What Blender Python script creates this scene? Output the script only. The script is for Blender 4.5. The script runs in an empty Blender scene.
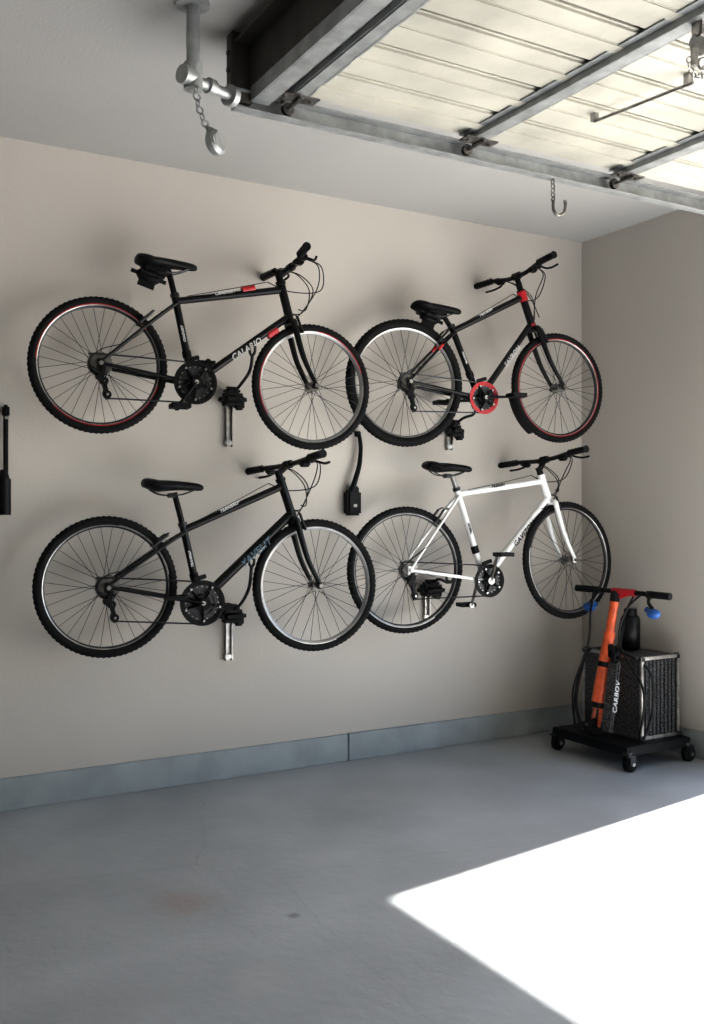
import bpy, bmesh, math, random
from mathutils import Vector, Matrix
random.seed(3)
S=bpy.context.scene
V=Vector
# ---------------- materials ----------------
def mat(name,col,rough=0.5,metal=0.0,var=0.08,scale=20,bump=0.0,coat=0.0,bscale=None,spec=.5,pos=(.3,.7)):
    m=bpy.data.materials.new(name); m.use_nodes=True
    nt=m.node_tree; b=nt.nodes['Principled BSDF']
    tc=nt.nodes.new('ShaderNodeTexCoord'); no=nt.nodes.new('ShaderNodeTexNoise')
    no.inputs['Scale'].default_value=scale; no.inputs['Detail'].default_value=5
    nt.links.new(tc.outputs['Object'],no.inputs['Vector'])
    cr=nt.nodes.new('ShaderNodeValToRGB')
    cr.color_ramp.elements[0].position=pos[0]; cr.color_ramp.elements[1].position=pos[1]
    cr.color_ramp.elements[0].color=tuple(c*(1-var) for c in col)+(1,)
    cr.color_ramp.elements[1].color=tuple(min(1,c*(1+var)) for c in col)+(1,)
    nt.links.new(no.outputs['Fac'],cr.inputs['Fac']); nt.links.new(cr.outputs['Color'],b.inputs['Base Color'])
    b.inputs['Roughness'].default_value=rough; b.inputs['Metallic'].default_value=metal
    b.inputs['Coat Weight'].default_value=coat; b.inputs['Specular IOR Level'].default_value=spec
    if bump:
        n2=nt.nodes.new('ShaderNodeTexNoise'); n2.inputs['Scale'].default_value=bscale or scale*3; n2.inputs['Detail'].default_value=6
        nt.links.new(tc.outputs['Object'],n2.inputs['Vector'])
        bp=nt.nodes.new('ShaderNodeBump'); bp.inputs['Strength'].default_value=bump; bp.inputs['Distance'].default_value=0.01
        nt.links.new(n2.outputs['Fac'],bp.inputs['Height']); nt.links.new(bp.outputs['Normal'],b.inputs['Normal'])
    return m
M=dict(
 wall=mat('wall_paint',(.50,.468,.432),.85,0,.035,1.2,.12,0,60),
 wall2=mat('wall_paint_low_bounce',(.20,.188,.172),.9,0,.06,1.5,.12,0,60),  # unseen left and front walls, colour darkened to cut bounced light
 ceil=mat('ceiling_paint',(.42,.413,.405),.9,0,.03,1.0,.15,0,80),
 trim=mat('baseboard_paint',(.32,.35,.36),.6,0,.12,6,.2),
 black=mat('black_gloss',(.005,.005,.006),.35,0,.2,20,0,.05,None,.25),
 bmatte=mat('black_plastic',(.005,.005,.006),.5,0,.2,30,0,0,None,.18),
 rubber=mat('tyre_rubber',(.007,.007,.0075),.75,0,.25,60,.3,0,None,.2),
 steel=mat('steel',(.38,.37,.36),.38,1,.3,30),
 dsteel=mat('dark_steel',(.045,.045,.048),.4,.8,.3,30),
 beam=mat('beam_brown_grey',(.060,.054,.048),.6,.2,.3,10),
 msteel=mat('worn_steel',(.20,.19,.18),.42,.9,.4,30),
 galv=mat('galvanised',(.35,.36,.36),.5,.5,.22,14,.15),
 rim=mat('rim_alu',(.24,.24,.245),.35,.7,.25,9),
 drim=mat('rim_dark',(.035,.035,.038),.35,.5,.2,30),
 red=mat('red_paint',(.42,.015,.022),.4,0,.15,20),
 redd=mat('red_dark_stripe',(.34,.015,.02),.4,0,.3,12),
 orange=mat('orange_paint',(.60,.10,.028),.4,0,.3,24,0,.3),
 white=mat('white_paint',(.78,.78,.77),.3,0,.04,20,0,.5),
 decal=mat('decal_white',(.52,.52,.52),.5,0,.25,60),
 decalb=mat('decal_blue',(.07,.13,.18),.4,0,.2,60),
 blue=mat('blue_rubber',(.02,.09,.30),.45,0,.15,20),
 cream=mat('door_cream',(.41,.395,.345),.6,0,.20,3,.25,0,12),
 hose=mat('cable_black',(.006,.006,.006),.5,0,.1,20,0,0,None,.25),
 worn=mat('worn_case_panel',(.085,.085,.088),.5,.1,.88,110,.3,0,None,.35,(.42,.68)),
 concrete=mat('driveway',(.45,.44,.42),.9,0,.1,2,.2),
)
# ---------------- mesh builder ----------------
def basis(a):
    a=V(a).normalized(); h=V((0,0,1)) if abs(a.z)<.9 else V((1,0,0))
    u=a.cross(h).normalized(); return u,a.cross(u).normalized(),a
class MB:
    def __init__(s): s.bm=bmesh.new()
    def rings(s,R,closed=False,cap=True):
        n=len(R); k=len(R[0])
        vs=[[s.bm.verts.new(p) for p in r] for r in R]
        for i in range(n if closed else n-1):
            a=vs[i]; b=vs[(i+1)%n]
            for j in range(k): s.bm.faces.new((a[j],a[(j+1)%k],b[(j+1)%k],b[j]))
        if cap and not closed:
            s.bm.faces.new(vs[0][::-1]); s.bm.faces.new(vs[-1])
        return s
    def tube(s,p0,p1,r0,r1=None,seg=14,flat=1.0):
        r1=r0 if r1 is None else r1; p0=V(p0);p1=V(p1); u,v,a=basis(p1-p0)
        return s.rings([[p+(u*math.cos(t*2*math.pi/seg)+v*math.sin(t*2*math.pi/seg)*flat)*r for t in range(seg)] for p,r in((p0,r0),(p1,r1))])
    def poly(s,pts,r,seg=8,n=0,closed=False):
        pts=[V(p) for p in pts]
        if n: pts=smooth(pts,n,closed)
        N=len(pts); R=[]; up=None
        for i,p in enumerate(pts):
            if closed: d=(pts[(i+1)%N]-pts[i-1]).normalized()
            else: d=(pts[min(i+1,N-1)]-pts[max(i-1,0)]).normalized()
            if up is None: u,v,_=basis(d)
            else:
                u=(up-d*up.dot(d)).normalized(); v=d.cross(u)
            up=u; rr=r(i/(N-1)) if callable(r) else r
            R.append([p+(u*math.cos(t*2*math.pi/seg)+v*math.sin(t*2*math.pi/seg))*rr for t in range(seg)])
        return s.rings(R,closed)
    def lathe(s,c,axis,prof,seg=48,knob=0,a0=0,a1=2*math.pi):
        c=V(c);u,v,a=basis(axis); R=[]; full=(a1-a0)>6.28
        rm=max(p[0] for p in prof)
        for i in range(seg if full else seg+1):
            t=a0+(a1-a0)*i/seg; d=u*math.cos(t)+v*math.sin(t)
            R.append([c+d*(p[0]+(knob*(1 if i%2 else -1) if knob and p[0]>rm-.009 else 0))+a*p[1] for p in prof])
        return s.rings(R,full)
    def disc(s,c,axis,r,h,seg=32,rin=0.0005):
        return s.lathe(c,axis,[(rin,-h/2),(r,-h/2),(r,h/2),(rin,h/2)],seg)
    def torus(s,c,axis,R,r,seg=48,k=8,sx=1):
        return s.lathe(c,axis,[(R+r*math.cos(2*math.pi*j/k),r*sx*math.sin(2*math.pi*j/k)) for j in range(k)],seg)
    def box(s,c,size,rot=None,bev=0):
        b=bmesh.new(); bmesh.ops.create_cube(b,size=1)
        bmesh.ops.scale(b,vec=V(size),verts=b.verts)
        if bev: bmesh.ops.bevel(b,geom=b.edges[:],offset=bev,segments=3 if bev>.015 else 2,affect='EDGES')
        m=Matrix.Translation(V(c))@(rot.to_4x4() if rot else Matrix.Identity(4))
        bmesh.ops.transform(b,matrix=m,verts=b.verts)
        me=bpy.data.meshes.new('t'); b.to_mesh(me); b.free(); s.bm.from_mesh(me); bpy.data.meshes.remove(me); return s
    def sphere(s,c,r,sc=(1,1,1)):
        m=Matrix.Translation(V(c))@Matrix.Diagonal((sc[0],sc[1],sc[2],1))
        bmesh.ops.create_uvsphere(s.bm,u_segments=16,v_segments=10,radius=r,matrix=m); return s
    def obj(s,name,m,parent=None,mx=None,smooth_=True):
        if mx is not None: bmesh.ops.transform(s.bm,matrix=mx,verts=s.bm.verts)
        bmesh.ops.recalc_face_normals(s.bm,faces=s.bm.faces)
        me=bpy.data.meshes.new(name); s.bm.to_mesh(me); s.bm.free()
        me.materials.append(M[m] if isinstance(m,str) else m)
        if smooth_:
            me.polygons.foreach_set('use_smooth',[True]*len(me.polygons))
            me.set_sharp_from_angle(angle=math.radians(38))
        o=bpy.data.objects.new(name,me); S.collection.objects.link(o)
        if parent: o.parent=parent
        return o
def smooth(p,n,closed=False):
    out=[];N=len(p)
    for i in range(N if closed else N-1):
        g=(lambda k:p[k%N]) if closed else (lambda k:p[max(0,min(N-1,k))])
        a,b,c,d=g(i-1),g(i),g(i+1),g(i+2)
        for k in range(n):
            t=k/n
            out.append(.5*((2*b)+(c-a)*t+(2*a-5*b+4*c-d)*t*t+(3*b-a-3*c+d)*t**3))
    if not closed: out.append(p[-1].copy())
    return out
def empty(name,loc=(0,0,0),rz=0):
    e=bpy.data.objects.new(name,None); e.location=loc; e.rotation_euler=(0,0,rz); e.empty_display_size=.1
    S.collection.objects.link(e); return e
def slab(name,x0,x1,y0,y1,z0,z1,m):
    return MB().box(((x0+x1)/2,(y0+y1)/2,(z0+z1)/2),(x1-x0,y1-y0,z1-z0)).obj(name,m,None,None,False)
def chain_links(mb,pts,R=.011,r=.0025):
    pts=smooth([V(p) for p in pts],12); L=0; last=pts[0]; k=0
    for p in pts[1:]:
        if (p-last).length>=R*1.35:
            d=(p-last).normalized(); u,v,_=basis(d); ax=u if k%2 else v
            mb.torus((p+last)/2,ax,R*.8,r,10,5); last=p; k+=1
# ---------------- room ----------------
H=3.0; XR=4.26; XL=-2.3; YF=-6.3; YO=-1.27; YO2=-5.4; HD=2.5
fm=mat('floor_painted_concrete',(.345,.362,.378),.42,0,.17,1.5,.18,0,25)
nt=fm.node_tree; b=nt.nodes['Principled BSDF']; src=b.inputs['Base Color'].links[0].from_socket
tc=[n for n in nt.nodes if n.type=='TEX_COORD'][0]
def blot(src,cx,cy,r,col,amt,soft):
    mp=nt.nodes.new('ShaderNodeVectorMath'); mp.operation='DISTANCE'; mp.inputs[1].default_value=(cx,cy,0)
    sep=nt.nodes.new('ShaderNodeVectorMath'); sep.operation='MULTIPLY'; sep.inputs[1].default_value=(1,1,0)
    nn=nt.nodes.new('ShaderNodeTexNoise'); nn.inputs['Scale'].default_value=9; nn.inputs['Detail'].default_value=6
    nt.links.new(tc.outputs['Object'],nn.inputs['Vector'])
    ad=nt.nodes.new('ShaderNodeMath'); ad.operation='MULTIPLY_ADD'; ad.inputs[1].default_value=r*1.2
    nt.links.new(tc.outputs['Object'],sep.inputs[0]); nt.links.new(sep.outputs[0],mp.inputs[0])
    nt.links.new(nn.outputs['Fac'],ad.inputs[0]); nt.links.new(mp.outputs['Value'],ad.inputs[2])
    mr=nt.nodes.new('ShaderNodeMapRange'); mr.inputs['From Min'].default_value=r*1.6; mr.inputs['From Max'].default_value=r*1.6-soft
    mr.inputs['To Max'].default_value=amt; nt.links.new(ad.outputs[0],mr.inputs['Value'])
    mx=nt.nodes.new('ShaderNodeMix'); mx.data_type='RGBA'; mx.inputs['B'].default_value=col+(1,)
    nt.links.new(mr.outputs[0],mx.inputs['Factor']); nt.links.new(src,mx.inputs['A']); return mx.outputs['Result']
src=blot(src,.5,-1.0,.25,(.42,.425,.43),.4,.2)
src=blot(src,2.4,-.7,.3,(.42,.425,.43),.35,.25)
src=blot(src,.75,-1.9,.2,(.29,.30,.31),.4,.2)
src=blot(src,1.9,-1.1,.16,(.30,.31,.32),.35,.16)
src=blot(src,1.15,-2.0,.12,(.43,.43,.43),.4,.1)
src=blot(src,1.16,-1.38,.14,(.31,.25,.225),.75,.12)
src=blot(src,1.44,-1.66,.03,(.18,.18,.19),.8,.02)
sn=nt.nodes.new('ShaderNodeTexNoise'); sn.inputs['Scale'].default_value=70; sn.inputs['Detail'].default_value=3
nt.links.new(tc.outputs['Object'],sn.inputs['Vector'])
mr=nt.nodes.new('ShaderNodeMapRange'); mr.inputs['From Min'].default_value=.66; mr.inputs['From Max'].default_value=.76; mr.inputs['To Max'].default_value=.45
nt.links.new(sn.outputs['Fac'],mr.inputs['Value'])
mx=nt.nodes.new('ShaderNodeMix'); mx.data_type='RGBA'; mx.inputs['B'].default_value=(.18,.18,.19,1)
nt.links.new(mr.outputs[0],mx.inputs['Factor']); nt.links.new(src,mx.inputs['A']); src=mx.outputs['Result']
vo=nt.nodes.new('ShaderNodeTexVoronoi'); vo.feature='DISTANCE_TO_EDGE'; vo.inputs['Scale'].default_value=.42
nn=nt.nodes.new('ShaderNodeTexNoise'); nn.inputs['Scale'].default_value=3
mxv=nt.nodes.new('ShaderNodeMix'); mxv.data_type='VECTOR'; mxv.inputs['Factor'].default_value=.08
nt.links.new(tc.outputs['Object'],nn.inputs['Vector']); nt.links.new(tc.outputs['Object'],mxv.inputs['A']); nt.links.new(nn.outputs['Color'],mxv.inputs['B'])
nt.links.new(mxv.outputs['Result'],vo.inputs['Vector'])
mr=nt.nodes.new('ShaderNodeMapRange'); mr.inputs['From Min'].default_value=0; mr.inputs['From Max'].default_value=.002; mr.inputs['To Min'].default_value=.14; mr.inputs['To Max'].default_value=0
nt.links.new(vo.outputs['Distance'],mr.inputs['Value'])
mx=nt.nodes.new('ShaderNodeMix'); mx.data_type='RGBA'; mx.inputs['B'].default_value=(.14,.15,.17,1)
nt.links.new(mr.outputs[0],mx.inputs['Factor']); nt.links.new(src,mx.inputs['A']); nt.links.new(mx.outputs['Result'],b.inputs['Base Color'])
slab('floor',XL-.2,XR+.2,YF-.2,.2,-.1,0,fm)
slab('driveway_ground',XR+.2,30,-20,14,-.14,-.02,'concrete')
slab('ceiling',XL-.2,XR+.2,YF-.2,.2,H,H+.1,'ceil')
slab('wall_back',XL-.2,XR+.2,0,.2,0,H,'wall')
slab('wall_left',XL-.2,XL,YF,0,0,H,'wall2')
slab('wall_front',XL-.2,XR+.2,YF-.2,YF,0,H,'wall2')
w=MB(); w.box((XR+.1,YO/2,H/2),(.2,-YO,H)); w.box((XR+.1,(YO2+YF)/2,H/2),(.2,YO2-YF,H)); w.box((XR+.1,(YO+YO2)/2,(H+HD)/2),(.2,YO-YO2,H-HD))
w.obj('wall_right','wall',None,None,False)
bb=MB(); jx=2.585
bb.box(((XL+jx-.002)/2,-.008,.072),(jx-.002-XL,.016,.144),None,.003); bb.box(((jx+.002+XR)/2,-.009,.073),(XR-jx-.002,.018,.146),None,.003)
bb.obj('baseboard_back','trim',None,None,False)
MB().box((XR-.008,(YO-.018)/2,.072),(.016,-YO-.018,.144),None,.003).obj('baseboard_right','trim',None,None,False)

# ---------------- bikes ----------------
A=math.radians(8)
def text_on(parent,s,p0,p1,size,yoff,m,name,frac=.5):
    p0=V(p0);p1=V(p1); d=(p1-p0); d.normalize(); n=V((0,-1,0)); up=n.cross(d)
    cu=bpy.data.curves.new('txt','FONT'); cu.body=s; cu.size=size; cu.align_x='CENTER'; cu.align_y='CENTER'; cu.extrude=.0006; cu.shear=.25; cu.offset=.0008; cu.space_character=1.08
    t=bpy.data.objects.new('txt',cu); S.collection.objects.link(t)
    bpy.context.view_layer.update()
    me=bpy.data.meshes.new_from_object(t.evaluated_get(bpy.context.evaluated_depsgraph_get()))
    bpy.data.objects.remove(t)
    c=p0+(p1-p0)*frac+n*yoff
    me.transform(Matrix(((d.x,up.x,n.x,c.x),(d.y,up.y,n.y,c.y),(d.z,up.z,n.z,c.z),(0,0,0,1))))
    me.materials.clear(); me.materials.append(M[m]); me.name=name
    o=bpy.data.objects.new(name,me); S.collection.objects.link(o); o.parent=parent
def P3(p,y=0): return V((p[0],y,p[1]))
def wheel(e,pre,c,R,rt,o,mx=None):
    c=V(c); ax=(0,1,0); k=12
    Rc=R-rt
    MB().lathe(c,ax,[(Rc+rt*math.cos(2*math.pi*j/k),rt*math.sin(2*math.pi*j/k)) for j in range(k)],160,.0018).obj(pre+'_tyre','rubber',e,mx)
    Ro=Rc-rt*.55
    MB().lathe(c,ax,[(Ro+.004,-.012),(Ro-.006,-.013),(Ro-.018,-.006),(Ro-.018,.006),(Ro-.006,.013),(Ro+.004,.012)],96).obj(pre+'_rim',o.get(pre+'_rim',o['rim']),e,mx)
    st=MB()
    for sy in(-1,1): st.lathe(c,ax,[(Ro-.0065,sy*.0125),(Ro-.0095,sy*.0105),(Ro-.0105,sy*.0118),(Ro-.0070,sy*.0138)],80)
    st.obj(pre+'_rim_brake_edge','steel',e,mx)
    sc=o.get(pre+'_stripe',())
    for q,(a,b_,m_) in enumerate(sc):
        st=MB()
        for sy in(-1,1): st.lathe(c,ax,[(Ro+.001,sy*.0125),(Ro-.006,sy*.0138),(Ro-.006,sy*.0146),(Ro+.001,sy*.0142)],60,0,a,b_)
        st.obj(pre+'_rim_stripe_%d'%q,m_,e,mx)
    sp=MB(); N=32; hub=.024
    for i in range(N):
        t=2*math.pi*(i+.5)/N; sy=1 if i%2 else -1; th=t+(.95 if (i//2)%2 else -.95)*.8
        sp.tube(c+V((math.cos(th)*hub,sy*.028,math.sin(th)*hub)),c+V((math.cos(t)*(Ro-.015),sy*.003,math.sin(t)*(Ro-.015))),.0013,None,5)
    sp.obj(pre+'_spokes',o.get('spoke','dsteel'),e,mx)
    hb=MB().tube(c+V((0,-.05,0)),c+V((0,.05,0)),.014)
    for sy in(-1,1): hb.disc(c+V((0,sy*.03,0)),ax,.027,.004); hb.tube(c+V((0,sy*.055,0)),c+V((0,sy*.072,0)),.009)
    hb.tube(c+V((0,-.07,0)),c+V((0,.07,0)),.005)
    hb.obj(pre+'_hub','msteel',e,mx)
def saddle(e,c):
    prof=[(-.145,.030,.012),(-.135,.060,.022),(-.10,.076,.029),(-.06,.070,.028),(-.01,.046,.025),(.04,.030,.022),(.09,.022,.020),(.125,.017,.016),(.138,.008,.008)]
    R=[];k=16
    pts=smooth([V(p) for p in prof],4)
    for p in pts:
        s_=p.x; zc=.006*math.cos(s_*14)+(0.018*min(1,(-.07-s_)/.06) if s_<-.07 else 0)
        R.append([V((s_,p.y*math.cos(2*math.pi*j/k),zc+p.z*(math.sin(2*math.pi*j/k) if math.sin(2*math.pi*j/k)>0 else .9*math.sin(2*math.pi*j/k)))) for j in range(k)])
    mx=Matrix.Translation(V(c))
    MB().rings(R).obj('saddle','bmatte',e,mx)
    r=MB()
    for sy in(-1,1): r.poly([(-.11,sy*.02,-.012),(-.06,sy*.022,-.035),(.03,sy*.022,-.035),(.10,sy*.012,-.010)],.0035,6,5)
    r.box((-.01,0,-.038),(.035,.05,.022),None,.004)
    r.obj('saddle_rails','dsteel',e,mx)
def bike(o):
    e=empty('mountain_bike',o['loc'],-A)
    RH=P3((0,0)); FH=P3(o['FH']);BB=P3(o['BB']);ST=P3(o['ST']);SP=P3(o['SP']);SAD=P3(o['SAD']);HT=P3(o['HT']);HB=P3(o['HB']);BAR=P3(o['BAR'])
    ax=(HT-HB).normalized()
    def rot(d): return Matrix.Translation(HB)@Matrix.Rotation(math.radians(d),4,ax)@Matrix.Translation(-HB)
    Mw=rot(o['steer']); Mb=rot(o['bar'])
    fr=o['frame']
    wheel(e,'rear',RH,o['rr'],o.get('rt',.020),o,None)
    wheel(e,'front',FH,o['rf'],o.get('ft',o.get('rt',.020)),o,Mw)
    f=MB(); dt=o.get('dt',.020)
    f.tube(BB,HB+ax*.022,dt,dt*.95,18,.9); f.tube(ST,HT-ax*.03,.0165,.0175,16); f.tube(BB,ST+(ST-BB).normalized()*.03,.017)
    f.tube(HB-ax*.004,HT+ax*.004,.021,None,18); f.tube(BB+V((0,-.036,0)),BB+V((0,.036,0)),.025,None,20)
    f.tube(HB-ax*.008,HB+ax*.006,.025); f.tube(HT-ax*.006,HT+ax*.010,.025)
    for sy in(-1,1):
        f.poly([BB+V((-.01,sy*.03,0)),BB*.72+V((0,sy*.042,0)),V((.015,sy*.058,0))],lambda t:.0115-.003*t,10,6)
        f.poly([ST+V((0,sy*.014,-.012)),ST*.66+V((0,sy*.038,0)),V((.006,sy*.058,.012))],lambda t:.009-.002*t,10,6)
        f.box((0,sy*.060,0),(.035,.007,.045),None,.003)
    f.tube(ST*.80+V((0,-.032,0)),ST*.80+V((0,.032,0)),.007)
    f.obj('frame',fr,e)
    g=MB(); C=HB-ax*.012
    g.tube(C+V((0,-.047,0)),C+V((0,.047,0)),.015); g.tube(C,HB,.02)
    fwd=V((ax.z,0,-ax.x))
    for sy in(-1,1):
        mid=C.lerp(FH,.55)-fwd*.012
        g.poly([C+V((0,sy*.044,.004)),mid+V((0,sy*.050,0)),FH+V((0,sy*.054,.01))],lambda t:.0165-.007*t,12,8)
        g.box(FH+V((0,sy*.054,0)),(.024,.008,.034),None,.003)
    g.obj('fork',o.get('fork',fr),e,Mw)
    MB().tube(ST,SP.lerp(SAD,.4),.0135).obj('seatpost',o.get('post','bmatte'),e)
    MB().tube(ST+(ST-BB).normalized()*.018,ST+(ST-BB).normalized()*.036,.021).obj('seat_collar','dsteel',e)
    saddle(e,SAD)
    if o.get('bag'):
        b=MB(); bx,bz=o['bag']
        b.box(SAD+V((bx,0,bz)),(.165,.095,.105),Matrix.Rotation(.30,3,'Y'),.044)
        b.box(SAD+V((bx+.03,0,bz+.03)),(.13,.08,.06),Matrix.Rotation(.1,3,'Y'),.02)
        b.obj('saddle_bag','bmatte',e)
        MB().box(SAD+V((bx+.01,-.048,bz)),(.09,.002,.005),Matrix.Rotation(.30,3,'Y')).obj('saddle_bag_zip','dsteel',e)
    def vbrake(c,d,R,cen,mxx,nm):
        q=MB(); rad=(c-cen).normalized()
        for sy in(-1,1):
            p=cen+rad*(R-.045)
            q.tube(p+d+V((0,sy*.04,0)),p+d+rad*.085+V((0,sy*.034,0)),.0065)
            q.box(p+d*.6+rad*.012+V((0,sy*.024,0)),(.045,.014,.012),None,.003)
        q.poly([p+d+rad*.083+V((0,-.034,0)),p+d+rad*.098,p+d+rad*.083+V((0,.034,0))],.003,6,5)
        q.obj(nm,'dsteel',e,mxx)
    vbrake(C,fwd*.030,o['rf'],FH,Mw,'front_brake')
    vbrake(ST,V((-.02,0,.022)),o['rr'],RH,None,'rear_brake')
    ring=o.get('ring','bmatte'); cy=-.052; c=BB+V((0,cy,0)); Y=(0,1,0); CR=.098*o.get('cs',1)
    r=MB(); r.lathe(c,Y,[(CR,-.0015),(CR,.0015),(CR-.020,.0015),(CR-.020,-.0015)],88,.0025)
    r.lathe(c+V((0,-.005,0)),Y,[(CR*1.02,-.0018),(CR*1.02,.0018),(CR*.90,.0018),(CR*.90,-.0018)],60)
    r.obj('chainring_outer',ring,e)
    r=MB(); r.lathe(c+V((0,.008,0)),Y,[(CR*.84,-.0015),(CR*.84,.0015),(CR*.58,.0015),(CR*.58,-.0015)],60,.002)
    r.lathe(c+V((0,.014,0)),Y,[(CR*.60,-.0015),(CR*.60,.0015),(CR*.30,.0015),(CR*.30,-.0015)],50,.002)
    r.obj('chainring_inner','dsteel',e)
    s=MB(); bl=MB(); a0=math.atan2(o['CR'][1],o['CR'][0])
    for i in range(5):
        t=a0+2*math.pi*i/5+.63; dd=V((math.cos(t),0,math.sin(t)))
        s.tube(c+V((0,-.004,0))+dd*.012,c+V((0,-.002,0))+dd*(CR-.012),.013,.008,8,.5)
        bl.disc(c+V((0,-.009,0))+dd*(CR-.020),Y,.0055,.005,10); bl.disc(c+V((0,-.002,0))+dd*(CR*.60),Y,.004,.016,8)
    for i in range(20):
        t=2*math.pi*i/20; dd=V((math.cos(t),0,math.sin(t))); bl.disc(c+V((0,.0055,0))+dd*(CR*.74),Y,.0028,.004,8)
    s.disc(c+V((0,-.004,0)),Y,CR*.36,.008,24)
    s.obj('crank_spider',o.get('spider','bmatte'),e); bl.obj('chainring_bolts','steel',e)
    cr=MB(); pd=MB()
    for sy,sg in((-1,1),(1,-1)):
        dd=V((math.cos(a0),0,math.sin(a0)))*sg; b0=BB+V((0,sy*.070,0)); b1=b0+dd*.150+V((0,sy*.010,0))
        cr.tube(b0,b1,.0145,.011,12,.6); cr.disc(b0,Y,.019,.018,20); cr.disc(b1,Y,.014,.014,16)
        cr.tube(b1,b1+V((0,sy*.10,0)),.006)
        pc_=b1+V((0,sy*.062,0))
        for xx in(-.038,.038): pd.box(pc_+V((xx,0,0)),(.010,.085,.022),None,.002)
        for yy in(-.040,0,.040): pd.box(pc_+V((0,yy,0)),(.08,.008,.020),None,.002)
    cr.tube(BB+V((0,-.07,0)),BB+V((0,.07,0)),.012)
    cr.obj('crank_arms',o.get('crank','bmatte'),e); pd.obj('pedals','bmatte',e)
    MB().disc(BB+V((0,-.080,0)),Y,.010,.006,14).obj('crank_bolt','steel',e)
    k=MB()
    for i in range(7): k.lathe(V((0,-.030-.0042*i,0)),Y,[(.012,-.001),(.056-.0055*i,-.001),(.056-.0055*i,.001),(.012,.001)],44,.0015)
    k.obj('cassette','msteel',e)
    j1=V((.012,-.048,-.075)); j2=V((.030,-.048,-.135))
    d=MB(); d.box(V((.006,-.064,-.040)),(.024,.012,.06),Matrix.Rotation(.2,3,'Y'),.004)
    for q in(-.009,.009): d.box((j1+j2)/2+V((0,q,0)),(.018,.003,.085),Matrix.Rotation(-.29,3,'Y'),.001)
    d.disc(j1,Y,.018,.008,20); d.disc(j2,Y,.018,.008,20); d.box(V((-.005,-.066,-.065)),(.045,.018,.026),Matrix.Rotation(.5,3,'Y'),.006)
    d.obj('rear_derailleur','bmatte',e)
    d=MB()
    for j in(j1,j2): d.disc(j+V((0,-.012,0)),Y,.006,.004,10)
    d.disc(V((0,-.074,0)),Y,.010,.008,14); d.obj('derailleur_bolts','steel',e)
    ch=MB(); rg=CR-.006; pts=[]
    for i in range(13):
        t=math.pi/2-math.pi*i/12; pts.append(BB+V((math.cos(t)*rg,-.048,math.sin(t)*rg)))
    pts+= [V((.055,-.047,-.152)),j2+V((.0,0,-.021)),j2+V((-.020,0,.004)),j1+V((.021,0,.0)),j1+V((.010,0,.018))]
    for i in range(9):
        t=-.6-(math.pi+.0)*i/8*1.2; pts.append(V((math.cos(t)*.047,-.046,math.sin(t)*.047)))
    ch.poly(pts,.0040,6,3,True); ch.obj('chain','dsteel',e)
    fd=MB(); fd.box(BB+V((-.01,-.046,CR+.012)),(.06,.014,.020),Matrix.Rotation(-.3,3,'Y'),.003); fd.tube(BB.lerp(ST,.32),BB.lerp(ST,.40),.021)
    fd.obj('front_derailleur','bmatte',e)
    st=MB(); top=HT+ax*.045; st.tube(HT,top,.0175); st.disc(top+ax*.002,ax,.019,.006,18)
    st.tube(top-ax*.012,BAR,.015,.016,14); st.tube(BAR+V((0,-.024,0)),BAR+V((0,.024,0)),.020,None,18)
    st.obj('stem',o.get('stem','bmatte'),e,Mb)
    hw=o.get('hw',.30); rz=o.get('rise',.0)
    hb=MB(); hp=[BAR+V((-.035,-hw,rz)),BAR+V((-.012,-hw*.6,rz)),BAR+V((0,-.07,.0)),BAR,BAR+V((0,.07,.0)),BAR+V((-.012,hw*.6,rz)),BAR+V((-.035,hw,rz))]
    hb.poly(hp,.0125,12,6); hb.obj('handlebar','black',e,Mb)
    gr=MB(); lv=MB()
    for sy in(-1,1):
        g0=BAR+V((-.034,sy*hw,rz)); g1=BAR+V((-.016,sy*(hw-.125),rz))
        gr.poly([g0.lerp(g1,t/10) for t in range(11)],lambda t:.0175+.0018*math.cos(t*31),14)
        gr.tube(g0,g0+(g0-g1).normalized()*.006,.020)
        c0=BAR+V((-.004,sy*(hw-.155),rz)); lv.box(c0+V((.012,0,-.004)),(.040,.034,.030),None,.006)
        lv.box(c0+V((.0,-sy*.03,-.022)),(.05,.04,.026),None,.008)
        lv.poly([c0+V((.03,0,-.005)),c0+V((.055,sy*.02,-.018)),c0+V((.045,sy*.07,-.03)),c0+V((.030,sy*.125,-.032))],.0058,8,5)
    gr.obj('grips',o.get('grip','bmatte'),e,Mb); lv.obj('brake_levers','bmatte',e,Mb)
    cb=MB()
    for sy,tgt,fw in((-1,ST.lerp(HT,.86)+V((0,-.014,.016)),.15),(1,HB+ax*.04+V((.02,.02,0)),.12),(-1,BB.lerp(HB,.85)+V((0,-.02,.02)),.13),(1,C+fwd*.04+V((0,0,.06)),.10)):
        a=Mb@(BAR+V((.03,sy*(hw-.18),rz-.005)))
        m1=Mb@(BAR+V((fw*.8,sy*.10,-.01))); m2=Mb@(BAR+V((fw,sy*.01,-.10)))
        m3=tgt.lerp(m2,.35)+V((.02,0,-.03)); cb.poly([a,m1,m2,m3,tgt],.0028,6,8)
    cb.poly([ST.lerp(HT,.1)+V((0,-.016,.012)),ST.lerp(HT,.5)+V((0,-.017,.012)),ST.lerp(HT,.86)+V((0,-.014,.016))],.002,6)
    cb.poly([V((.02,-.066,-.05)),V((-.055,-.07,.0)),V((.0,-.068,.06)),ST*.3+V((0,-.056,0))],.0025,6,8)
    cb.obj('cables','hose',e)
    text_on(e,o['txt'],BB,HB,o.get('ts',.034),dt+.0015,o.get('tc','decal'),'down_tube_lettering',o.get('tf',.58))
    text_on(e,o['txt2'],ST,HT,.020,.019,o.get('tc2','decal'),'top_tube_lettering',.45)
    text_on(e,o['txt2'],BB,ST,.015,.019,o.get('tc2','decal'),'seat_tube_lettering',.6)
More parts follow.
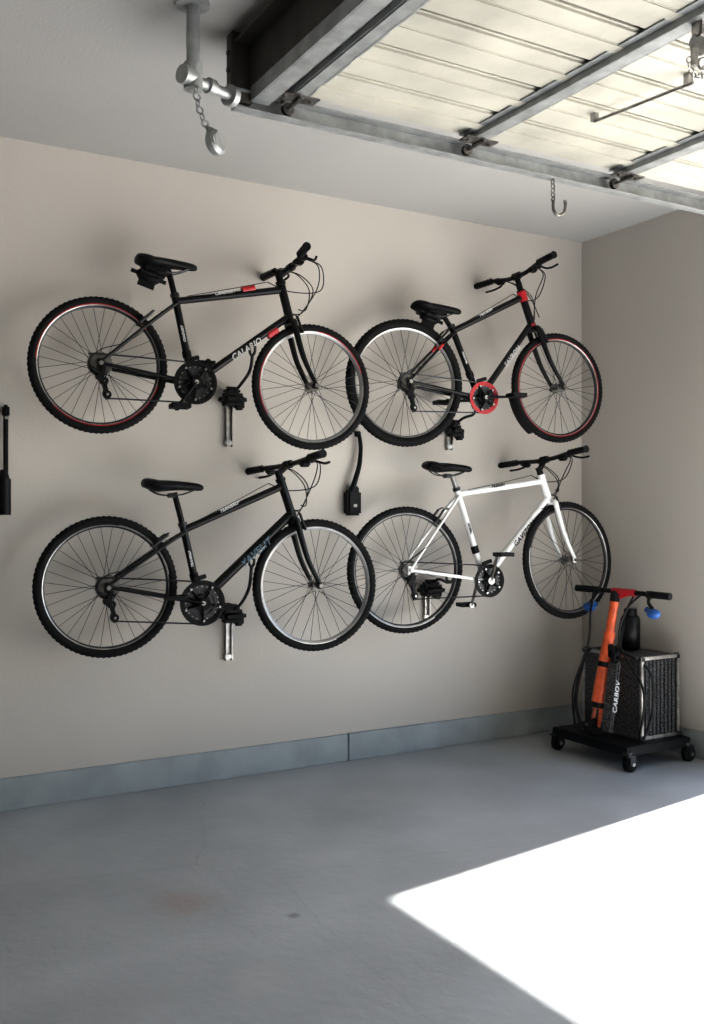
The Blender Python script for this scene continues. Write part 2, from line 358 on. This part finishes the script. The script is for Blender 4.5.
    if o.get('redbits'):
        rb=MB(); rb.tube(BB.lerp(HB,.76),BB.lerp(HB,.86),dt+.0012,None,18); rb.tube(ST.lerp(HT,.62),ST.lerp(HT,.74),.0186,None,16); rb.obj('red_bands','red',e)
    if o.get('redhead'):
        rb=MB(); rb.tube(HT-ax*.055,HT+ax*.002,.0255,None,18); rb.tube(HB+ax*.004,HB+ax*.02,.0235,None,18)
        for sy in(-1,1): rb.tube((ST*.72)+V((0,sy*.035,0)),(ST*.62)+V((0,sy*.040,0)),.0092,None,10)
        rb.obj('red_bands','red',e)
    if o.get('fender'):
        fd=MB(); R0=o['rf']+.010
        fd.lathe(FH,(0,1,0),[(R0,-.026),(R0+.008,-.018),(R0+.010,0),(R0+.008,.018),(R0,.026),(R0+.006,.018),(R0+.007,0),(R0+.006,-.018)],24,0,o['fender'][0],o['fender'][1])
        fd.obj('front_fender','bmatte',e,Mw)
    return e
bike(dict(loc=(1.198,-.2,1.985),FH=(1.008,-.05),BB=(.424,-.064),ST=(.345,.313),SP=(.313,.444),SAD=(.305,.474),HT=(.85,.438),HB=(.896,.262),BAR=(.900,.520),CR=(-.097,-.129),
  rr=.306,rf=.305,frame='black',rim='drim',rear_stripe=((.3,2.4,'redd'),(3.2,5.6,'redd')),front_stripe=((2.6,3.8,'redd'),(4.8,6.0,'redd')),front_rim='rim',txt='CALARIO',txt2='CRADUIST',steer=2,bar=2,bag=(-.085,-.058),redbits=1,hw=.30,tf=.53,ts=.038,spoke='dsteel',rise=.02))
bike(dict(loc=(2.825,-.2,2.012),FH=(.954,.019),BB=(.446,-.065),ST=(.286,.295),SP=(.243,.363),SAD=(.195,.402),HT=(.712,.542),HB=(.785,.350),BAR=(.685,.628),CR=(.195,.014),
  rr=.338,rf=.310,rt=.026,ft=.020,frame='black',rim='drim',rear_rim='rim',front_stripe=((0,6.2831853,'redd'),),txt='SAVRON',txt2='TRAVION',steer=3,bar=14,bag=(-.05,-.046),redhead=1,ring='red',hw=.31,rise=.02,cs=.88,fender=(2.2,3.0),spoke='dsteel'))
bike(dict(loc=(1.232,-.2,.993),FH=(.995,-.019),BB=(.424,-.082),ST=(.349,.253),SP=(.307,.410),SAD=(.302,.450),HT=(.817,.489),HB=(.878,.307),BAR=(.863,.566),CR=(-.12,.03),
  rr=.318,rf=.321,rt=.021,frame='black',rim='drim',front_rim='rim',front_stripe=((1.2,3.0,'steel'),),rear_stripe=((4.9,6.1,'steel'),),dt=.026,txt='YAVELIT',txt2='TRANSALP',tc='decalb',ts=.046,steer=2,bar=17,hw=.33,rise=.005,cs=1.05))  # steel arc on front rim stands in for a bright highlight
bike(dict(loc=(2.831,-.2,1.022),FH=(1.016,.034),BB=(.474,-.066),ST=(.311,.4045),SP=(.280,.491),SAD=(.255,.540),HT=(.837,.509),HB=(.889,.370),BAR=(.875,.603),CR=(.03,.12),
  rr=.336,rf=.333,rt=.019,frame='white',rim='drim',txt='GAVIZON',txt2='TREKON',tc='bmatte',tc2='bmatte',ts=.038,steer=10,bar=17,hw=.32,rise=.01,cs=.90,post='steel',crank='steel',spoke='dsteel',front_stripe=((2.4,3.4,'steel'),),rear_stripe=((1.0,2.4,'rim'),)))
# ---------------- wall mounts ----------------
def mount(x,z0,z1,tip,padw=.13):
    e=empty('wall_bike_mount',(x,0,z0))
    h=z1-z0; s=MB()
    s.box((0,-.004,h*.5),(.030,.008,h),None,.001); s.box((0,-.014,.02),(.045,.022,.022),None,.003); s.box((.015,-.014,h*.45),(.004,.026,h*.9)); s.box((-.015,-.014,h*.45),(.004,.026,h*.9))
    for i in range(3): s.disc((0,-.010,.05+i*(h-.12)/2.2),(0,1,0),.007,.006,12)
    s.obj('wall_plate','steel',e)
    p=MB(); p.box((0,-.060,h-.035),(padw,.10,.062),None,.022); p.box((-.01,-.075,h+.005),(padw*.6,.06,.04),None,.014); p.box((.035,-.060,h-.06),(.045,.05,.05),None,.010)
    p.obj('rubber_pad','bmatte',e)
    t=V(tip)-V((x,0,z0)); a=MB(); a.poly([(0,-.05,h-.01),(0,t.y*.55,h+.03),(t.x*.6,t.y*.9,(h+t.z)/2),(t.x,t.y,t.z-.01)],.008,10,6)
    a.poly([t+V((0,-.03,.025)),t+V((0,-.028,.0)),t+V((0,0,-.015)),t+V((0,.028,0)),t+V((0,.03,.025))],.007,8,5); a.obj('support_hook','dsteel',e)
mount(1.90,1.654,1.92,(1.90,-.30,2.085))
mount(3.246,1.68,1.82,(3.246,-.262,1.905),.10)
mount(1.897,.589,.85,(1.897,-.296,1.085))
mount(3.089,.723,.93,(3.089,-.236,.965),.15)
e=empty('hanging_strap_hook',(2.61,0,1.308))
MB().poly([(.035,-.03,.43),(.040,-.035,.36),(.028,-.04,.27),(.0,-.045,.19),(-.02,-.04,.13)],lambda t:.010+.006*t,10,6).obj('strap','bmatte',e)
MB().box((-.008,-.03,.07),(.085,.06,.135),None,.012).box((.0,-.03,.145),(.05,.04,.03),None,.008).box((.035,-.012,.44),(.03,.024,.03),None,.004).obj('block','bmatte',e)
MB().box((-.008,-.0605,.055),(.022,.003,.016),None,.001).obj('label','msteel',e)
e=empty('bicycle_pump',(.822,-.03,1.316))
MB().tube((0,0,.0),(0,0,.16),.030).tube((0,0,.16),(0,0,.20),.024,.015).obj('pump_body','bmatte',e)
MB().tube((.008,0,.19),(.008,0,.44),.011).box((.008,0,.46),(.03,.03,.055),None,.008).obj('pump_shaft','bmatte',e)
MB().box((0,.015,.08),(.05,.03,.03)).box((.008,.012,.46),(.012,.036,.02)).box((.01,-.012,.43),(.016,.006,.012)).obj('pump_clip','steel',e)
# ---------------- garage door ----------------
e=empty('garage_door',(0,0,0))
ya,yb=-1.45,-5.25; zb=2.80
pn=MB(); edges=[1.53,2.315,3.107,3.90]
for i in range(3):
    x0,x1=edges[i]+.004,edges[i+1]-.004
    pn.box(((x0+x1)/2,(ya+yb)/2,zb+.035),(x1-x0,ya-yb,.03))
    n=16; dy=(ya-yb)/n
    for j in range(n):
        yy=ya-dy*(j+.5); pn.box(((x0+x1)/2,yy,zb+.010),(x1-x0-.012,dy-.016,.024),None,.009)
        pn.box(((x0+x1)/2,yy,zb-.003),(x1-x0-.012,.05,.010),None,.004)
pn.box((4.07,(ya+yb)/2,zb+.03),(.32,ya-yb,.03))
pn.obj('panels','cream',e,None,False)
st=MB()
for x in edges:
    st.box((x,(ya+yb)/2,zb-.028),(.056,ya-yb-.02,.004))
    for s_ in(-1,1): st.box((x+s_*.028,(ya+yb)/2,zb-.013),(.004,ya-yb-.02,.034)); st.box((x+s_*.043,(ya+yb)/2,zb-.006),(.034,ya-yb-.02,.003))
st.obj('reinforcement_struts','galv',e,None,False)
hg=MB()
for x in edges:
    for y in(ya-.06,-2.7,-4.0,yb+.06):
        hg.box((x,y,zb-.034),(.15,.06,.006),None,.002); hg.tube((x,y-.035,zb-.042),(x,y+.035,zb-.042),.009)
        for dx in(-.05,.05): hg.disc((x+dx,y,zb-.040),(0,0,1),.008,.008,10)
    hg.tube((x,ya-.10,zb-.045),(x,ya+.025,zb-.045),.006); hg.tube((x,ya+.008,zb-.045),(x,ya+.026,zb-.045),.022,None,20)
hg.obj('hinges_and_rollers','msteel',e)
tr=MB(); xt0=1.33
for y in(-1.42,-5.30):
    s_=-1 if y>-3 else 1
    tr.box(((xt0+XR)/2,y-s_*.022,zb-.045),(XR-xt0,.004,.062)); tr.box(((xt0+XR)/2,y,zb-.076),(XR-xt0,.046,.004)); tr.box(((xt0+XR)/2,y,zb-.014),(XR-xt0,.046,.004))
    tr.box(((xt0+XR)/2,y-s_*.045,zb-.010),(XR-xt0,.05,.004))
    for x in(1.36,): tr.box((x,y-s_*.03,(H+zb-.07)/2),(.035,.004,H-zb+.07))
tr.obj('tracks','galv',e,None,False)
bk=MB(); bk.box((1.395,-3.35,2.86),(.012,3.86,.19)); bk.box((1.36,-3.35,2.955),(.06,3.86,.01)); bk.box((1.475,-3.35,2.835),(.06,3.84,.01)); bk.box((1.507,-3.35,2.80),(.005,3.84,.06))
bk.box((1.36,-1.40,2.87),(.08,.05,.24),None,.004)
for z in(2.80,2.86,2.92): bk.disc((1.317,-1.40,z),(1,0,0),.009,.01,10)
bk.obj('end_stop_beam','beam',e,None,False)
fr=MB(); fr.box((1.425,-3.35,2.758),(.062,3.84,.008)); fr.box((1.396,-3.35,2.78),(.016,3.84,.05)); fr.obj('end_angle','galv',e,None,False)
rd=MB(); rd.tube((2.573,-1.87,2.77),(2.60,-2.30,2.755),.0055); rd.box((2.573,-1.87,2.785),(.022,.022,.03)); rd.box((2.60,-2.28,2.775),(.022,.022,.04)); rd.obj('lock_rod','steel',e)
px_,py_=2.335,-2.56
ck=MB(); ck.disc((px_,py_,2.715),(.5,1,0),.034,.02,24); ck.box((px_,py_,2.755),(.05,.04,.06),None,.006); ck.sphere((px_+.045,py_,2.685),.022); ck.tube((px_-.03,py_,2.69),(px_-.03,py_,2.64),.011); ck.torus((px_+.01,py_,2.655),(.4,1,0),.018,.004,18); ck.obj('cord_pulley','steel',e)
cc=MB(); chain_links(cc,[(px_+.01,py_,2.80),(px_+.012,py_,2.74)]); chain_links(cc,[(px_-.02,py_+.03,2.68),(px_,py_+.03,2.63),(px_+.04,py_+.03,2.64),(px_+.05,py_+.03,2.67)]); cc.obj('cord_chain','steel',e)
e=empty('chain_hook',(2.77,-1.42,zb-.08))
c=MB(); chain_links(c,[(0,0,0),(0,0,-.05),(.002,0,-.09)],.012,.003); c.obj('chain','msteel',e)
MB().poly([(.002,0,-.085),(.004,0,-.125),(.028,0,-.145),(.062,0,-.128),(.070,0,-.088),(.062,0,-.080)],.007,8,6).obj('hook','msteel',e)
e=empty('ceiling_pipe',(1.148,-1.507,0))
p=MB(); p.tube((0,0,H),(0,0,2.78),.022,None,20); p.disc((0,0,H-.006),(0,0,1),.055,.012,28); p.tube((0,0,2.80),(0,0,2.715),.031,None,20); p.tube((-.01,0,2.752),(.185,.075,2.752),.018,None,18)
p.tube((.06,.024,2.752),(.085,.034,2.752),.026,None,20); p.tube((-.045,-.018,2.752),(0,0,2.752),.031,None,20); p.tube((.150,.060,2.752),(.172,.070,2.752),.036,None,20)
p.obj('pipe','galv',e)
c=MB(); chain_links(c,[(0,-.03,2.715),(.005,-.03,2.66),(.03,-.03,2.60),(.05,-.03,2.575)],.014,.0034); c.obj('pull_chain','galv',e)
MB().lathe((.068,-.03,2.545),(.45,-.7,.1),[(.0005,-.022),(.030,-.022),(.042,-.012),(.042,.008),(.030,.020),(.0005,.022)],28).torus((.05,-.03,2.578),(0,1,0),.012,.004,20).disc((.055,-.055,2.543),(.45,-.7,.1),.016,.008,20).obj('pull_knob','galv',e)
# ---------------- dolly, case, scooter ----------------
e=empty('dolly_cart',(0,0,0))
x0,x1,y0,y1=3.695,4.165,-.93,-.37
d=MB(); d.box(((x0+x1)/2,(y0+y1)/2,.117),(x1-x0,y1-y0,.022),None,.004)
d.box(((x0+x1)/2,y0+.012,.102),(x1-x0,.024,.045),None,.004); d.box(((x0+x1)/2,y1-.012,.102),(x1-x0,.024,.045),None,.004)
d.box((x0+.012,(y0+y1)/2,.102),(.024,y1-y0,.045),None,.004); d.box((x1-.012,(y0+y1)/2,.102),(.024,y1-y0,.045),None,.004)
d.obj('platform','bmatte',e)
c=MB(); r=MB(); hc=MB()
for x in(x0+.02,x1-.02):
    for y in(y0+.01,y1-.01):
        c.tube((x,y,.105),(x,y,.086),.024); c.box((x,y,.084),(.055,.060,.008),None,.002)
        for s_ in(-1,1): c.box((x+.008,y+s_*.026,.060),(.036,.004,.05),None,.001)
        r.lathe((x+.012,y,.041),(0,1,0),[(.006,-.019),(.034,-.019),(.041,-.012),(.041,.012),(.034,.019),(.006,.019)],32)
        hc.tube((x+.012,y-.031,.041),(x+.012,y+.031,.041),.010)
c.obj('caster_forks','dsteel',e); r.obj('caster_wheels','rubber',e); hc.obj('caster_axles','steel',e)
e=empty('flight_case',(0,0,0))
a0,a1,b0,b1,z0,z1=3.875,4.155,-.86,-.42,.128,.565
MB().box(((a0+a1)/2,(b0+b1)/2,(z0+z1)/2),(a1-a0-.012,b1-b0-.012,z1-z0-.006),None,.004).obj('case_body','worn',e)
m_=MB()
for x in(a0,a1):
    for y in(b0,b1): m_.box((x+(.006 if x==a0 else -.006),y+(.006 if y==b0 else -.006),(z0+z1)/2),(.018,.018,z1-z0),None,.003)
for z in(z0+.009,z1-.009):
    for y in(b0,b1): m_.box(((a0+a1)/2,y+(.006 if y==b0 else -.006),z),(a1-a0,.018,.018),None,.003)
    for x in(a0,a1): m_.box((x+(.006 if x==a0 else -.006),(b0+b1)/2,z),(.018,b1-b0,.018),None,.003)
m_.obj('edge_trim','steel',e)
gr=MB()
for i in range(9): gr.box((a0+.028+i*.028,b0-.0005,(z0+z1)/2),(.003,.006,z1-z0-.04))
for i in range(14): gr.box(((a0+a1)/2,b0-.0005,z0+.035+i*.0285),(a1-a0-.03,.005,.003))
gr.obj('front_mesh_grille','dsteel',e,None,False)
m_=MB()
for x in(a0,a1):
    for y in(b0,b1):
        for z in(z0,z1): m_.box((x+(.010 if x==a0 else -.010),y+(.010 if y==b0 else -.010),z+(.014 if z==z0 else -.012)),(.034,.034,.036),None,.008)
m_.obj('corner_caps','dsteel',e)
MB().poly([(a0-.008,-.53,.40),(a0-.022,-.55,.39),(a0-.022,-.59,.39),(a0-.008,-.61,.40)],.005,8,5).obj('case_handle','bmatte',e)
e=empty('insulated_bottle',(4.06,-.60,.565))
MB().lathe((0,0,0),(0,0,1),[(.0005,.0),(.050,.0),(.054,.006),(.054,.165),(.046,.185),(.0005,.188)],32).obj('bottle_body','black',e)
MB().lathe((0,0,.186),(0,0,1),[(.0005,0),(.036,0),(.036,.035),(.030,.042),(.0005,.042)],28).obj('bottle_cap','bmatte',e)
e=empty('kick_scooter',(0,0,0))
B=V((3.765,-.64,.20)); T_=V((3.880,-.67,.90)); ax=(T_-B).normalized()
wc=V((3.758,-.64,.174))
MB().lathe(wc,(.05,1,0),[(.010,-.012),(.040,-.012),(.046,-.006),(.046,.006),(.040,.012),(.010,.012)],32).obj('front_wheel','rubber',e)
s=MB(); s.tube(B.lerp(T_,.13),B.lerp(T_,.50),.043,.036,20); s.tube(B.lerp(T_,.50),B.lerp(T_,.66),.036,.028,20); s.tube(B.lerp(T_,.64),B.lerp(T_,.93),.024,None,16)
for y in(-.026,.026): s.tube(B.lerp(T_,.15)+V((0,y*.8,0)),wc+V((0,y,0)),.012,.009,10)
s.tube(B.lerp(T_,.64),B.lerp(T_,.69),.031,None,18)
s.obj('stem',"orange",e)
s=MB(); s.tube(B.lerp(T_,.42),B.lerp(T_,.46),.040,None,18); s.tube(B.lerp(T_,.92),B.lerp(T_,1.0),.026,None,18); s.tube(B.lerp(T_,.11),B.lerp(T_,.15),.045,None,18); s.tube(wc+V((0,-.034,0)),wc+V((0,.034,0)),.008)
s.box(B.lerp(T_,.55)+V((-.01,-.038,0)),(.03,.02,.07),None,.005)
s.obj('clamps','bmatte',e)
bd=V((.2,-.98,-.02)).normalized(); s=MB(); s.poly([T_-bd*.24+V((-.02,0,0)),T_-bd*.12,T_,T_+bd*.12,T_+bd*.34+V((-.02,0,0))],.013,12,6); s.obj('handlebar','bmatte',e)
s=MB(); s.tube(T_-bd*.02,T_+bd*.12,.019); s.tube(T_+bd*.03-ax*.03,T_+bd*.10,.010); s.obj('bar_clamp','red',e)
s=MB(); l=MB()
for q,L_ in((-1,.24),(1,.34)):
    g0=T_+bd*q*L_+V((-.018,0,0)); g1=T_+bd*q*(L_-.12)+V((-.010,0,0)); s.tube(g0,g1,.019)
    h=T_+bd*q*(L_-.13)+V((-.005,0,-.012)); l.poly([h,h+V((-.02,q*-.01,-.03)),h+V((-.02,-q*.04,-.06))],.009,8,5); l.box(h+V((0,0,.01)),(.04,.04,.04),None,.008)
    M_=h+V((-.02,-q*.045,-.085)); MB().sphere(M_,.032,(1,1.25,.85)).tube(M_+V((0,-.0,.0)),M_+V((.0,q*.05,.02)),.015).obj('blue_grip_%s'%('r' if q>0 else 'l'),'blue',e)
s.obj('grips','bmatte',e); l.obj('brake_levers','hose',e)
RD=Matrix.Rotation(.165,3,'Y'); cD=V((3.780,-.735,.35))
MB().box(cD,(.022,.075,.38),RD,.008).obj('deck','worn',e)
MB().box(cD+V((-.013,0,.01)),(.003,.060,.33),RD,.001).obj('deck_grip','worn',e)
g=MB(); g.tube(cD+V((-.025,.02,-.15)),B.lerp(T_,.16),.014); g.tube(cD+V((.03,.02,.14)),B.lerp(T_,.5),.012); g.obj('folding_joint','orange',e)
MB().lathe(cD+V((.036,0,.205)),(0,1,0),[(.010,-.012),(.026,-.012),(.030,-.006),(.030,.006),(.026,.012),(.010,.012)],28).obj('rear_wheel','rubber',e)
cb=MB(); cb.poly([T_+bd*.16,T_+bd*.10+V((-.05,0,-.10)),(3.84,-.74,.62),(3.86,-.885,.40),(3.84,-.88,.16)],.006,8,10)
cb.poly([T_-bd*.14,T_-bd*.10+V((-.07,0,-.12)),(3.78,-.56,.60),(3.73,-.50,.36),(3.78,-.46,.15)],.006,8,10)
cb.poly([T_+bd*.12,T_+V((.03,-.05,-.10)),(3.85,-.74,.66),(3.82,-.73,.45)],.005,8,10)
cb.poly([(3.84,-.70,.60),(3.90,-.885,.50),(3.93,-.885,.30),(3.86,-.89,.145)],.007,8,10)
cb.poly([(3.72,-.58,.15),(3.73,-.52,.30),(3.80,-.50,.50),(3.84,-.52,.58)],.010,8,8); cb.obj('brake_cables','hose',e)
text_on(e,'CARBOV',cD-V((.035,0,.2)),cD+V((.035,0,.2)),.040,.039,'decal','deck_lettering',.5)
text_on(e,'RXS',B.lerp(T_,.16),B.lerp(T_,.5),.04,.044,'bmatte','stem_lettering',.7)
# ---------------- camera ----------------
F=978.
cam=bpy.data.cameras.new('camera'); co=bpy.data.objects.new('camera',cam); S.collection.objects.link(co); S.camera=co
co.location=(0,-4.55,1.329); co.rotation_euler=(math.radians(90),0,math.radians(-29.9)); cam.sensor_fit='HORIZONTAL'; cam.sensor_width=36; cam.lens=F/704*36
# ---------------- light ----------------
w=bpy.data.worlds.new('world'); S.world=w; w.use_nodes=True; nt=w.node_tree
sk=nt.nodes.new('ShaderNodeTexSky'); sk.sky_type='NISHITA'; sk.sun_disc=False; sk.sun_elevation=math.radians(43); sk.sun_rotation=math.radians(90)
nt.links.new(sk.outputs[0],nt.nodes['Background'].inputs['Color']); nt.nodes['Background'].inputs['Strength'].default_value=.36
l=bpy.data.lights.new('sun','SUN'); l.energy=40; l.angle=math.radians(1.4); l.color=(1,.96,.90); lo=bpy.data.objects.new('sun',l); S.collection.objects.link(lo)
lo.rotation_euler=V((-2.64,-.443,-2.5)).to_track_quat('-Z','Y').to_euler()
S.view_settings.view_transform='Standard'; S.view_settings.look='None'; S.view_settings.exposure=.80; S.view_settings.gamma=.84
